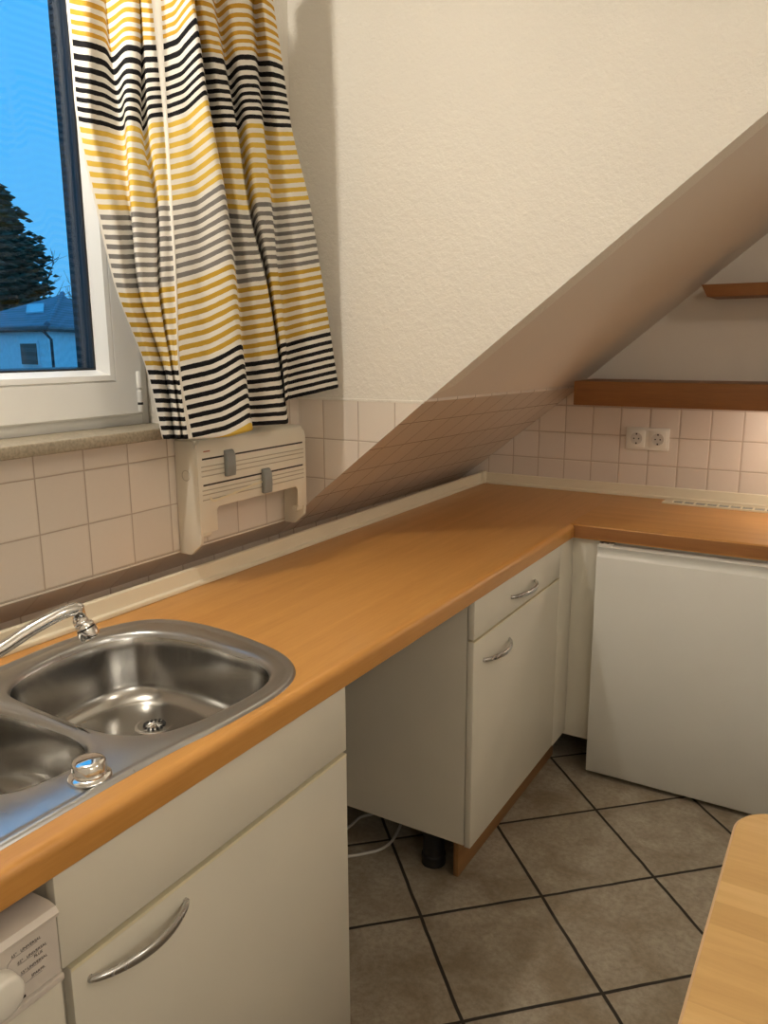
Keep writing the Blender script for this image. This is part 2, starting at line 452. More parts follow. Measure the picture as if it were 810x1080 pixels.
# ------------------------------------------------------------------ window
WX = -.10
WN = thing('window_1', None, None, (WX, WY1, WZ0), kind='structure')
del_ = None
def ring(y0, y1, z0, z1, wL, wR, wB, wT, x0, x1):
    P = [boxvf((x0, y0, z0), (x1, y0+wL, z1)), boxvf((x0, y1-wR, z0), (x1, y1, z1)),
         boxvf((x0, y0+wL, z0), (x1, y1-wR, z0+wB)), boxvf((x0, y0+wL, z1-wT), (x1, y1-wR, z1))]
    return join(P)
# fixed frame
V, Fc = ring(WY0, WY1-.001, 1.302, WZ1, .05, .02, .03, .05, -.17, WX-.003)
mesh_obj('window_frame', V, Fc, M_UPVC, WN, bevel=.0015)
# casement sash with inner glazing bead (stepped profile swept as frame rings)
sy0, sy1, sz0, sz1 = WY0+.035, -1.898, 1.329, WZ1-.03
def profile_ring(rects, name, mat, parent, mats=None):
    """rects: list of (inset, x) loops swept round the sash"""
    V = []; Fc = []
    for ins, x in rects:
        V += [(x, sy0+ins, sz0+ins), (x, sy1-ins, sz0+ins), (x, sy1-ins, sz1-ins), (x, sy0+ins, sz1-ins)]
    m = len(rects)
    for i in range(m-1):
        for k in range(4):
            j = (k+1) % 4; Fc.append((i*4+k, i*4+j, (i+1)*4+j, (i+1)*4+k))
    o = mesh_obj(name, V, Fc, mat, parent); recalc(o); return o
profile_ring([(0, -.165), (0, -.088), (.004, -.084), (.080, -.084), (.083, -.087), (.083, -.16)], 'sash', M_UPVC, WN)
profile_ring([(.083, -.087), (.085, -.083), (.097, -.084), (.108, -.112), (.110, -.125), (.11, -.16), (.083, -.16)], 'glazing_bead', M_UPVC, WN)
profile_ring([(.108, -.118), (.1135, -.119), (.1135, -.164), (.08, -.164)], 'gasket', M_BLACK, WN)
gl = box('glass_pane', (-.136, sy0+.1, sz0+.1), (-.130, sy1-.1, sz1-.1), M_GLASS, WN, bevel=0)
# hinge
h = mesh_obj('hinge', *lathe([(.0055, 0), (.0065, .002), (.0065, .05), (.004, .052), (.004, .056), (.0065, .058), (.0065, .096), (.0055, .098)], (WX+.018, -1.912, 1.335), n=16), M_UPVC, WN, smooth=True, auto=40)
mesh_obj('hinge_pin', *lathe([(.0068, 0), (.0068, .006)], (WX+.018, -1.912, 1.352), n=16), M_BLACK, h, smooth=True, auto=40)
# roller shutter guide and outer sill
V, Fc = join([boxvf((-.204, -1.992, 1.36), (-.171, -1.93, WZ1))]+[boxvf((-.200, -1.9945, 1.37+i*.012), (-.172, -1.991, 1.376+i*.012)) for i in range(85)])
mesh_obj('shutter_guide', V, Fc, M_GUIDE, WN)
box('outer_sill', (-.27, WY0, 1.40), (-.175, -1.90, 1.443), M_GUIDE, WN, bevel=.003)
tag(WN, 'white plastic window with a dusk view beside the striped curtain', None)
# inner stone sill
sill = box('window_sill', (WX-.004, -3.45, 1.277), (.03, -1.868, 1.3035), M_SILL, bevel=.003, seg=3)
for yy in ():
    pass
tag(sill, 'speckled grey-brown stone window sill under the white window', 'window sill')

# ------------------------------------------------------------------ outside
M_HWALL = simple('render wall white', (.72, .74, .78), .9)
M_ROOF = NT('roof tiles dark'); 
_v = M_ROOF.mapping(M_ROOF.obj(), (1, 1, 6)); _n = M_ROOF.noise(_v, 3, 3)
_w = M_ROOF.n.new('ShaderNodeTexWave'); _w.bands_direction = 'Z'; _w.inputs['Scale'].default_value = 3.2; M_ROOF.L(M_ROOF.obj(), _w.inputs['Vector'])
M_ROOF.L(M_ROOF.mix(_w.outputs['Color'], (.10, .12, .16), (.18, .20, .25)), M_ROOF.b.inputs['Base Color']); M_ROOF.set(Roughness=.7); M_ROOF = M_ROOF.m
M_PINE = simple('pine needles', (.014, .05, .03), .9, nscale=3, namt=.5)
M_BARK = simple('bark', (.05, .04, .035), .9)
M_SHUT = simple('rolled brown shutter', (.09, .065, .055), .6)
M_SKYL = simple('skylight glass', (.55, .75, .85), .15)
HC = un(50, 346, 0, -22); HL = un(-70, 342, 0, -31); HR = un(130, 350, 0, -28); 
HC.z = HL.z = HR.z = 2.12
H = thing('house', 'white house with dark tiled hip roof seen through the window', 'house', (HC.x, HC.y, -6))
def plane2(a, b): return (Vector((b.x-a.x, b.y-a.y, 0))).normalized()
dl = plane2(HC, HL); dr = plane2(HC, HR)
ins = (dl+dr).normalized()
c0 = HC+ins*.5
back = HL+(HR-HC)
foot = [c0, HR+dl*.5, back, HL+dr*.5]
V = [(p.x, p.y, z) for z in (-6, 2.16) for p in foot]
o = mesh_obj('wall', V, [(0,1,2,3),(7,6,5,4)]+[(i,(i+1)%4,4+(i+1)%4,4+i) for i in range(4)], M_HWALL, H); recalc(o)
ctr = (HC+HL+HR+back)/4
A = un(66, 311, 0, -25.5); Bp = A+(HL-HC)*.03
ev = [HC-ins*.0, HR, back, HL]
V = [(p.x, p.y, 2.10) for p in ev]+[(p.x, p.y, 2.22) for p in ev]+[tuple(A), (Bp.x, Bp.y, A.z)]
o = mesh_obj('roof', V, [(0,1,2,3),(0,4,5,1),(1,5,6,2),(2,6,7,3),(3,7,4,0),(4,8,5),(5,8,9,6),(6,9,7),(7,9,8,4)], M_ROOF, H); recalc(o)
hp = mesh_obj('hip_ridge', *sweep([(HC.x, HC.y, 2.24), tuple(A+Vector((0, 0, .04)))], .10, 8), M_ROOF, H)
mesh_obj('gutter', *sweep([(HL.x, HL.y, 2.12), (HC.x, HC.y, 2.10), (HR.x, HR.y, 2.12)], .09, 8), M_GUIDE, H)
nl = Vector((dl.y, -dl.x, 0)); 
if nl.dot(Vector((CX, CY, 0))-HC) < 0: nl = -nl
def onwall(px, py):
    D = fw + r2*((px-405)/F) - u2*((py-540)/F); C0 = Vector((CX, CY, CZ)); return C0+D*((c0-C0).dot(nl)/D.dot(nl))
a = onwall(22, 361); b = onwall(43, 386)
def slab(name, a, b, t0, t1, mat, par):
    e = Vector((b.x-a.x, b.y-a.y, 0)); V = []
    for t in (t0, t1):
        V += [tuple(Vector((a.x, a.y, b.z))+nl*t), tuple(Vector((a.x, a.y, b.z))+e+nl*t), tuple(Vector((a.x, a.y, a.z))+e+nl*t), tuple(Vector((a.x, a.y, a.z))+nl*t)]
    o = mesh_obj(name, V, [(0,1,2,3),(7,6,5,4),(0,4,5,1),(1,5,6,2),(2,6,7,3),(3,7,4,0)], mat, par); recalc(o); return o
wv = slab('window', a-Vector((0,0,-.05)), b, -.02, .05, M_HWALL, H)
slab('shutter', a+(b-a)*.06, b-(b-a)*.06, .051, .08, M_SHUT, wv)
p0 = onwall(53, 349); p1 = onwall(57, 358); p2 = onwall(58, 392)
mesh_obj('downpipe', *sweep([tuple(p0+nl*.25), tuple(p1+nl*.1), (p1.x+nl.x*.1, p1.y+nl.y*.1, p2.z-1)], .05, 8), M_GUIDE, H)
# roof light on the left roof face
nrm = ((Bp-HC).cross(Vector(A)-HC)).normalized(); nrm = nrm if nrm.z > 0 else -nrm
pc = HC+(A-HC)*.50+(HL-HC)*.16+Vector((0, 0, .1)); e1 = (A-HC+(HL-HC)*.12)*.13; e2 = (HL-HC)*.07
V = [tuple(pc+e1*i+e2*j+nrm*k) for k in (-.02, .04) for i, j in ((-1,-1),(1,-1),(1,1),(-1,1))]
recalc(mesh_obj('roof_light', V, [(0,1,2,3),(7,6,5,4),(0,4,5,1),(1,5,6,2),(2,6,7,3),(3,7,4,0)], M_SKYL, H))

def conifer(base, height, rad, name, label):
    t = thing(name, label, 'tree', base)
    mesh_obj('trunk', *sweep([Vector(base)+Vector((0, 0, height*k/6)) for k in range(7)], [.35*(1-k/6.3) for k in range(7)], 8), M_BARK, t)
    V = []; Fc = []
    rnd = random.Random(3)
    for i in range(420):
        f = rnd.random()**.8
        z = height*(.12+.87*f); R = rad*(1-f)**.62*rnd.uniform(.65, 1.08)+.1
        an = rnd.uniform(0, 6.283)
        d = Vector((math.cos(an), math.sin(an), 0))
        for k in range(9):
            q = k/8; c = Vector(base)+Vector((0, 0, z))+d*R*(.15+.85*q)+Vector((0, 0, -.45*R*q*(1-q)+ .10*R*q*q))
            sz = (.42-.24*q)*rad/3.2
            for m in range(4):
                cc = c+Vector((rnd.gauss(0, .6), rnd.gauss(0, .6), rnd.gauss(0, .16)))*sz
                n0 = len(V); a1 = rnd.uniform(0, 6.28)
                for g in range(6):
                    an2 = a1+g*1.047; rr = sz*rnd.uniform(.35, .75)
                    V.append(tuple(cc+Vector((math.cos(an2)*rr, math.sin(an2)*rr, rnd.uniform(-.05, .05)*sz))))
                V.append(tuple(cc+Vector((0, 0, sz*.33)))); V.append(tuple(cc-Vector((0, 0, sz*.2))))
                for g in range(6):
                    Fc.append((n0+g, n0+(g+1) % 6, n0+6)); Fc.append((n0+(g+1) % 6, n0+g, n0+7))
    mesh_obj('foliage', V, Fc, M_PINE, t)
    return t
tb_ = un(-14, 330, 0, -48); tt0 = un(-14, 192, 0, -48)
conifer((tb_.x, tb_.y, -6), tt0.z+6, 7.8, 'pine_tree', 'tall dark pine tree rising behind the house outside the window')
b_ = un(66, 330, 0, -56)
def bare(base, h, name, label, seed):
    rnd = random.Random(seed); t = thing(name, label, 'tree', base); parts = []
    def br(p, d, L, r, lev):
        pts = [p]; q = p.copy(); dd = d.copy()
        for k in range(4):
            dd = (dd+Vector((rnd.gauss(0, .13), rnd.gauss(0, .13), rnd.gauss(0, .08)+.04))).normalized(); q = q+dd*(L/4); pts.append(q.copy())
        parts.append(sweep(pts, [r*(1-.12*k) for k in range(5)], 5))
        if lev < 4:
            for k in range(3 if lev else 6):
                s0 = pts[rnd.randint(2, 4)]; nd = (dd+Vector((rnd.gauss(0, .6), rnd.gauss(0, .6), rnd.gauss(.1, .35)))).normalized()
                br(s0, nd, L*.62, r*.5, lev+1)
    br(Vector(base), Vector((0, 0, 1)), h*.5, .34, 0)
    mesh_obj('branches', *join(parts), M_BARK, t)
bare((b_.x, b_.y, -6), 16.5, 'bare_tree', 'bare leafless tree behind the right end of the house roof', 5)
b2 = un(40, 330, 0, -70)
bare((b2.x, b2.y, -6), 16.5, 'bare_tree', 'bare leafless tree between the pine and the roof ridge', 9)
gr = box('ground_outside', (-120, -40, -6.4), (-3, 120, -6), simple('grass dusk', (.05, .07, .04), 1), bevel=0); struct(gr)

# ------------------------------------------------------------------ worktop
def arc2(cx, cy, rx, ry, a0, a1, n): return [(cx+rx*math.cos(a0+(a1-a0)*i/n), cy+ry*math.sin(a0+(a1-a0)*i/n)) for i in range(n+1)]
OUT = [(.048, -2.426), (.036, -2.30), (.046, -2.19), (.075, -2.11), (.125, -2.067), (.20, -2.05), (.30, -2.052), (.41, -2.072), (.49, -2.098), (.545, -2.137), (.578, -2.187), (.594, -2.26), (.592, -2.38), (.580, -2.50), (.576, -2.62), (.576, -2.78), (.578, -2.95), (.565, -3.03), (.50, -3.07), (.30, -3.08), (.12, -3.07), (.06, -3.03), (.05, -2.95), (.052, -2.75), (.052, -2.58)]
outc = crspline([(x, y, 0) for x, y in OUT], 5)
cen = Vector((.31, -2.55, 0))
def inset(loop, d):
    n = len(loop); R = []
    for i in range(n):
        t = (loop[(i+1) % n]-loop[i-1]).normalized(); nn = Vector((-t.y, t.x, 0))
        R.append((i, nn))
    # orientation
    area = sum(loop[i].x*loop[(i+1) % n].y-loop[(i+1) % n].x*loop[i].y for i in range(n))
    sg = 1 if area > 0 else -1
    return [loop[i]+nn*(d*sg) for i, nn in R]
def worktop():
    DX = globals()['DX']-.017
    bm = bmesh.new()
    def loop(pts, z): 
        vs = [bm.verts.new((p[0], p[1], z)) for p in pts]
        return [bm.edges.new((vs[i], vs[(i+1) % len(vs)])) for i in range(len(vs))], vs
    xb = XK+.006
    e1, v1 = loop([(xb, -3.75), (DX, -3.75), (DX, -DY), (DX, -.002), (xb, -.002)], W)
    hole = inset(outc, .012)
    e2, v2 = loop(hole, W)
    r = bmesh.ops.triangle_fill(bm, use_beauty=True, use_dissolve=False, edges=e1+e2)
    top = [f for f in bm.faces]
    g = bmesh.ops.extrude_face_region(bm, geom=top)
    nv = [x for x in g['geom'] if isinstance(x, bmesh.types.BMVert)]
    bmesh.ops.translate(bm, verts=nv, vec=(0, 0, -TT))
    # right-hand board
    V, Fc = boxvf((DX, -DY, W-TT), (2.3, -.002, W))
    vs = [bm.verts.new(v) for v in V]; rf = [bm.faces.new([vs[i] for i in q]) for q in Fc]
    bmesh.ops.recalc_face_normals(bm, faces=bm.faces)
    for f in bm.faces: f.material_index = 0
    for f in rf: f.material_index = 1
    bm.edges.ensure_lookup_table()
    sel = []; sel2 = []
    for e in bm.edges:
        a, b = e.verts[0].co, e.verts[1].co
        if abs(a.z-W) < 1e-5 and abs(a.x-DX) < 1e-5 and abs(b.x-DX) < 1e-5 and abs(a.z-b.z) < 1e-6 and min(a.y, b.y) < -1 and max(a.y, b.y) < -.6: sel.append(e)
        if abs(a.y+DY) < 1e-5 and abs(b.y+DY) < 1e-5 and abs(a.z-b.z) < 1e-6 and max(a.x, b.x) > 2: sel2.append(e)
    bmesh.ops.bevel(bm, geom=sel2+list({v for e in sel2 for v in e.verts}), offset=.005, segments=4, profile=.5, affect='EDGES')
    bm.edges.ensure_lookup_table()
    # rounded front edge of the left board: replace the arris by an arc
    R_ = .017
    fr_ = [f for f in bm.faces if f.material_index == 0 and abs(f.normal.x-1) < .01 and abs(f.calc_center_median().x-DX) < 1e-3]
    bmesh.ops.delete(bm, geom=fr_, context='FACES_ONLY')
    y0, y1 = -3.75, -DY
    prof_ = [(DX, W)]+[(DX+R_*math.sin(a_), W-R_+R_*math.cos(a_)) for a_ in [k*math.pi/18 for k in range(1, 10)]]+[(DX+R_, W-TT+.004), (DX+R_-.004, W-TT), (DX, W-TT)]
    rows_ = [[bm.verts.new((x_, y_, z_)) for x_, z_ in prof_] for y_ in (y0, y1)]
    for k in range(len(prof_)-1):
        bm.faces.new((rows_[0][k], rows_[0][k+1], rows_[1][k+1], rows_[1][k]))
    bm.faces.new(rows_[1]); bm.faces.new(rows_[0][::-1])
    bmesh.ops.remove_doubles(bm, verts=bm.verts, dist=1e-5)
    bmesh.ops.recalc_face_normals(bm, faces=bm.faces)
    me = bpy.data.meshes.new('worktop'); bm.to_mesh(me); bm.free()
    me.materials.append(M_TOPY); me.materials.append(M_TOPX); me.materials.append(M_EDGE)
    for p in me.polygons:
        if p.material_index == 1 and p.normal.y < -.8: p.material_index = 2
    for p in me.polygons: p.use_smooth = True
    me.set_sharp_from_angle(angle=math.radians(28))
    o = bpy.data.objects.new('worktop', me); COL.objects.link(o)
    return tag(o, 'orange-brown beech laminate corner worktop running under the slope to the back wall', 'worktop')
worktop()
# upstand / sealing strip
US = thing('worktop_upstand', 'cream plastic sealing strip where the worktop meets the tiled wall and slope', 'upstand', (0, 0, W))
prof = [(-.016, .0005), (.004, .0005), (.005, .004), (.003, .010), (-.003, .013), (-.0045, .018), (-.0045, .042), (-.0055, .047), (-.009, .0495), (-.016, .0495)]
V, Fc = prism([(a, W+b) for a, b in prof], 1, -3.75, -.004)
recalc(mesh_obj('side_strip', V, Fc, M_CREAM, US, smooth=True, auto=35))
V, Fc = prism([(-(a+.016)*.7-.0006, W+b) for a, b in prof], 0, -.012, 2.3)
recalc(mesh_obj('rear_strip', V, Fc, M_CREAM, US, smooth=True, auto=35))
V, Fc = boxvf((-.022, -.028, W+.0006), (.012, -.001, W+.055))
mesh_obj('corner_cap', V, Fc, M_CREAM, US, bevel=.006, seg=3)['label'] = 'yellowed cream corner cap'
# ventilation grille in the worktop
VG = thing('vent_grille', 'long cream slotted ventilation grille let into the worktop by the back wall', 'grille', (.79, -.1, W))
L0, L1 = .80, 1.75
P = [boxvf((L0, -.105, W+.0003), (L1, -.093, W+.006)), boxvf((L0, -.042, W+.0003), (L1, -.030, W+.006)), boxvf((L0, -.093, W+.0003), (L0+.035, -.042, W+.006))]
x = L0+.035; sl = []
while x < L1-.02:
    P.append(boxvf((x+.036, -.093, W+.0003), (x+.042, -.042, W+.0055)))
    x += .042
mesh_obj('grille_frame', *join(P), M_CREAM, VG)
mesh_obj('grille_mesh', *boxvf((L0+.03, -.094, W+.0002), (L1, -.041, W+.0018)), M_GREYP, VG)

# ------------------------------------------------------------------ sink
SK = thing('kitchen_sink', 'stainless steel inset sink with two bowls set into the beech worktop', 'sink', (.31, -2.5, W))
BIG = [(.142, -2.472), (.112, -2.425), (.092, -2.345), (.088, -2.25), (.108, -2.185), (.155, -2.137), (.247, -2.117), (.354, -2.124), (.455, -2.138), (.515, -2.175), (.544, -2.235), (.547, -2.31), (.538, -2.40), (.513, -2.46), (.47, -2.493), (.408, -2.506), (.30, -2.503), (.19, -2.495)]
SML = [(.20, -2.537), (.26, -2.530), (.34, -2.527), (.40, -2.529), (.444, -2.543), (.47, -2.567), (.483, -2.60), (.481, -2.645), (.468, -2.685), (.44, -2.71), (.36, -2.725), (.27, -2.727), (.19, -2.722), (.15, -2.70), (.137, -2.65), (.14, -2.59), (.160, -2.55)]
bigc = crspline([(x, y, 0) for x, y in BIG], 6); smc = crspline([(x, y, 0) for x, y in SML], 6)
def sinkmesh():
    bm = bmesh.new()
    ZD = W+.0035
    def lp(pts, z): return [bm.verts.new((p.x, p.y, z)) for p in pts]
    def bridge(a, b):
        n = len(a)
        for i in range(n):
            f = bm.faces.new((a[i], a[(i+1) % n], b[(i+1) % n], b[i])); f.material_index = mi
    mi = 0
    # rolled outer rim
    loops = [(0, W+.0004), (.002, W+.0035), (.006, W+.006), (.011, W+.0058), (.016, W+.003), (.022, W+.0022), (.027, W+.0034)]
    prev = None
    for d, z in loops:
        c = lp(inset(outc, d), z)
        if prev: bridge(prev, c)
        prev = c
    oe = [bm.edges.get((prev[i], prev[(i+1) % len(prev)])) for i in range(len(prev))]
    def bowl(loop, depth, rim):
        nonlocal mi
        res = None; pr = None; mi = 0
        for d, z in [(-.014, ZD), (-.008, ZD-.001), (-.003, ZD-.003), (0, ZD-.007), (.003, ZD-.013)]:
            c = lp(inset(loop, d), z)
            if pr: bridge(pr, c)
            else: res = c
            pr = c
        mi = 1
        c0 = sum(loop, Vector())/len(loop)
        K = 14
        for k in range(1, 5):
            c = lp(inset(loop, .003+.010*k/4), ZD-.013-(depth-.06)*k/4); bridge(pr, c); pr = c
        base = inset(loop, .013); zb = ZD-.013-(depth-.06)
        R = .045
        for k in range(1, 9):
            a = k/8*math.pi/2
            s = R*(1-math.cos(a)); 
            pts = []
            for p in base:
                v = c0-p; L = v.length; pts.append(p+v*(s/L))
            c = lp(pts, zb-R*math.sin(a)); bridge(pr, c); pr = c
        zf = zb-R
        for k in range(1, 6):
            f = k/6; pts = []
            for p in pr0 if False else base:
                v = c0-p; L = v.length; q = R/L+(1-R/L)*f*.9; pts.append(p+v*q)
            c = lp(pts, zf-.006*f); bridge(pr, c); pr = c
        f = bm.faces.new(pr); f.material_index = 1
        return res, c0, zf-.006
    b1, cb, zb1 = bowl(bigc, .155, 0); b2, cs, zb2 = bowl(smc, .13, 0)
    ee = oe+[bm.edges.get((b1[i], b1[(i+1) % len(b1)])) for i in range(len(b1))]+[bm.edges.get((b2[i], b2[(i+1) % len(b2)])) for i in range(len(b2))]
    bmesh.ops.triangle_fill(bm, use_beauty=True, edges=ee)
    bmesh.ops.recalc_face_normals(bm, faces=bm.faces)
    zs = [f for f in bm.faces if abs(f.normal.z) > .99 and f.calc_center_median().z > W]
    if sum(f.normal.z for f in zs) < 0: bmesh.ops.reverse_faces(bm, faces=bm.faces)
    for v in bm.verts: v.co -= ORG[SK.name]
    me = bpy.data.meshes.new('basin'); bm.to_mesh(me); bm.free()
    me.materials.append(M_DECK); me.materials.append(M_STEEL)
    for p in me.polygons: p.use_smooth = True
    o = bpy.data.objects.new('basin', me); COL.objects.link(o); o.parent = SK
    return cb, zb1, cs, zb2
cb, zb1, cs, zb2 = sinkmesh()
def strainer(c, z, r=.04):
    s = mesh_obj('strainer', *lathe([(r, 0), (r+.001, .0015), (r-.004, .003), (r-.008, .001), (r-.012, .0005), (.010, .004), (.006, .006), (.0001, .0065)], (c[0], c[1], z), n=36), M_CHROME, SK, smooth=True, auto=50)
    P = []
    for k in range(14):
        a = 2*math.pi*k/14; x, y = c[0]+math.cos(a)*r*.5, c[1]+math.sin(a)*r*.5
        P.append(lathe([(.003, 0), (.003, .004)], (x, y, z+.0006), n=8))
    mesh_obj('strainer_holes', *join(P), M_BLACK, s)
dr_ = un(163, 766, 2, zb1)
strainer((dr_.x, dr_.y), zb1+.0012)
strainer((cs.x, cs.y), zb2+.0006, .034)
# pressed drip grooves of the drainer
for k in range(5):
    y0 = -2.80-k*.045
    mesh_obj('drainer_rib', *sweep([(.14, y0, W+.0035), (.17, y0, W+.0045), (.44, y0, W+.0045), (.47, y0, W+.0035)], .003, 8), M_DECK, SK, smooth=True)
# remote waste knob
KN_ = thing('waste_knob', 'small round chrome waste knob on the front edge of the steel sink', 'knob', (.535, -2.61, W+.0036))
mesh_obj('knob_base', *lathe([(.030, 0), (.031, .003), (.029, .006), (.023, .0075), (.0215, .010)], (.535, -2.61, W+.0036)), M_CHROME, KN_, smooth=True, auto=45)
mesh_obj('knob_cap', *lathe([(.0215, 0), (.0245, .003), (.0235, .014), (.0215, .017), (.016, .0185), (.0001, .019)], (.535, -2.61, W+.0138)), M_CHROME, KN_, smooth=True, auto=45)
# faucet
FA = thing('faucet', 'chrome kitchen faucet with a swivelling aerator over the large bowl', 'faucet', (.092, -2.62, W+.004))
mesh_obj('faucet_body', *lathe([(.022, 0), (.023, .004), (.021, .008), (.0205, .012), (.0205, .075), (.019, .082), (.012, .088)], (.092, -2.62, W+.0065)), M_CHROME, FA, smooth=True, auto=45)
lv = mesh_obj('lever', *sweep([(.092, -2.62, .975), (.092, -2.63, .995), (.10, -2.70, 1.02), (.105, -2.755, 1.03)], None, 14, sx=[(.012, .012), (.010, .012), (.005, .010), (.004, .009)]), M_CHROME, FA, smooth=True, auto=50)
sp = crspline([(.094, -2.606, .925), (.104, -2.54, .928), (.118, -2.468, .945), (.132, -2.415, .968), (.143, -2.36, .984), (.149, -2.325, .988), (.150, -2.314, .987)], 6, False)
mesh_obj('spout', *sweep(sp, [.0132]*len(sp), 20), M_CHROME, FA, smooth=True, auto=50)
nz = mesh_obj('spout_nose', *lathe([(.0125, 0), (.0135, .003), (.0135, .022), (.011, .026)], (.150, -2.318, .992), (0.05, .12, -1), n=24), M_CHROME, FA, smooth=True, auto=45)
mesh_obj('swivel_joint', *lathe([(.010, 0), (.0135, .003), (.0155, .009), (.014, .015), (.011, .018)], (.151, -2.315, .967), (0.1, .25, -1), n=24), M_CHROME, FA, smooth=True)
ae = mesh_obj('aerator', *lathe([(.012, 0), (.0175, .003), (.0190, .006), (.0190, .011), (.0176, .0115), (.0176, .0140), (.0198, .0145), (.0205, .030), (.0185, .034), (.014, .0345)], (.156, -2.312, .957), (.42, .22, -1), n=28), M_CHROME, FA, smooth=True, auto=40)
mesh_obj('aerator_ring', *lathe([(.0182, 0), (.0182, .0022)], Vector((.156, -2.312, .957))+Vector((.42, .22, -1)).normalized()*.0116, (.42, .22, -1), n=28), M_BLACK, ae)

# ------------------------------------------------------------------ cabinets
def handle(y0, y1, z, par, x0=XC):
    pts = []; sx = []
    N = 22
    for i in range(N+1):
        t = i/N; b = math.sin(math.pi*t)**.75
        pts.append((x0+.0015+.030*b, y0+(y1-y0)*t, z)); sx.append((.0052+.0032*math.sin(math.pi*t), .0050))
    pts = [(x0-.001, y0+.001, z)]+pts[0:]+[(x0-.001, y1-.001, z)]; sx = [(.0065, .005)]+sx+[(.0065, .005)]
    return mesh_obj('handle', *sweep(pts, None, 16, sx=sx), M_HANDLE, par, smooth=True, auto=60)
TF = .019
c1 = thing('sink_cabinet', 'cream base cabinet under the sink with a long false drawer front above one door', 'cabinet', (.3, -2.41, FZ))
CB0, CB1 = -2.733, -2.057
V, Fc = join([boxvf((.06, CB0+.002, .02), (XC-TF-.002, CB0+.018, W-TT-.001)), boxvf((.06, CB1-.018, .02), (XC-TF-.002, CB1-.001, W-TT-.001)), boxvf((.06, CB0+.018, .02), (XC-TF-.002, CB1-.018, .038)), boxvf((.055, CB0+.002, .06), (.06, CB1-.001, W-TT-.20))])
mesh_obj('carcass', V, Fc, M_CAB, c1)
fr = box('drawer_front', (XC-TF, CB0, .688), (XC, CB1, W-TT-.003), M_CAB, c1, bevel=.0015)
d1 = box('door', (XC-TF, CB0+.012, .020), (XC, CB1, .679), M_CAB, c1, bevel=.0015)
mesh_obj('edge_band', *boxvf((XC-TF+.001, CB0+.013, .6745), (XC+.0005, CB1-.001, .6800)), M_CABEDGE, d1)
handle(-2.694, -2.512, .644, d1)
box('plinth', (.54, CB0+.01, FZ+.001), (.555, CB1-.005, .0195), M_PLINTH, c1)
c2 = thing('drawer_cabinet', 'cream base cabinet with one drawer above a door beside the open gap', 'cabinet', (.3, -1.13, FZ))
D0, D1 = -1.438, -.739
V, Fc = join([boxvf((-.02, D0, .094), (XC-TF-.002, D0+.018, W-TT-.001)), boxvf((.03, D1-.018, .094), (XC-TF-.002, D1, W-TT-.001)), boxvf((.03, D0+.018, .094), (XC-TF-.002, D1-.018, .112))])
mesh_obj('carcass', V, Fc, M_CAB, c2)
dw = box('drawer', (XC-TF, D0, .716), (XC, D1, W-TT-.003), M_CAB, c2, bevel=.002)
mesh_obj('edge_band', *boxvf((XC-TF+.001, D0+.001, .7152), (XC-.001, D1-.001, .716)), M_CABEDGE, dw)
handle(-1.179, -.984, .765, dw)
d2 = box('door', (XC-TF, D0, .090), (XC, D1, .709), M_CAB, c2, bevel=.002)
mesh_obj('edge_band', *boxvf((XC-TF+.001, D0+.001, .7068), (XC+.0004, D1-.001, .7098)), M_CABEDGE, d2)
handle(-1.373, -1.186, .638, d2)
box('plinth', (.536, -1.395, FZ+.001), (.552, -.56, .0885), M_PLINTH, c2, bevel=.001)
for xx, yy in ((.455, -1.365), (.05, -1.30)):
    mesh_obj('foot', *lathe([(.037, 0), (.037, .030), (.033, .034), (.033, .105), (.036, .110), (.036, .1425)], (xx, yy, FZ+.0005), n=20), M_BLACK, c2, smooth=True, auto=40)['label'] = 'black plastic adjustable foot'
fp = thing('corner_filler', 'narrow cream corner filler panels between the drawer cabinet and the fridge', 'filler panel', (.62, -.68, .1))
box('side_panel', (XC-TF, D1+.0015, .085), (XC, -.602, W-TT-.001), M_CAB, fp, bevel=.001)
box('front_panel', (XC-TF+.002, -.6005, .070), (.7025, -.5805, W-TT-.001), M_CAB, fp, bevel=.001)

# ------------------------------------------------------------------ fridge
FX0, FX1, FYF = .7045, 1.34, -.646
fg = thing('fridge', 'white under-counter fridge with a plain door below the right worktop', 'fridge', (1.03, -.35, FZ))
box('body', (FX0+.006, FYF+.05, FZ+.015), (FX1-.006, -.06, W-TT-.006), M_FRIDGE, fg, bevel=.004)
# door: front with a shallow grip hollow at the top
gz = .817; pf = [(FYF+.045, -.028), (FYF+.004, -.028), (FYF, -.024), (FYF, gz-.040), (FYF+.0015, gz-.038), (FYF+.007, gz-.030), (FYF+.009, gz-.020), (FYF+.005, gz-.010), (FYF+.002, gz-.004), (FYF+.006, gz), (FYF+.045, gz)]
V, Fc = prism([(a, b) for a, b in pf], 0, FX0+.001, FX1)
dd_ = mesh_obj('door', V, Fc, M_FRIDGE, fg, smooth=True, auto=50); recalc(dd_)
box('door_seal', (FX0+.01, FYF+.045, -.02), (FX1-.01, FYF+.05, .81), M_GREYP, fg, bevel=0)
hg = box('hinge_bracket', (FX0+.004, FYF+.008, gz+.0005), (FX0+.05, FYF+.05, gz+.0055), M_WHITEP, fg, bevel=.001)
for xx in (.013, .032):
    mesh_obj('hinge_screw', *lathe([(.004, 0), (.003, .002)], (FX0+xx, FYF+.02, gz+.0055), n=12), M_DARK, hg)
for xx in (FX0+.05, FX1-.05):
    mesh_obj('foot', *lathe([(.018, 0), (.018, .015)], (xx, FYF+.10, FZ+.0005), n=16), M_BLACK, fg)

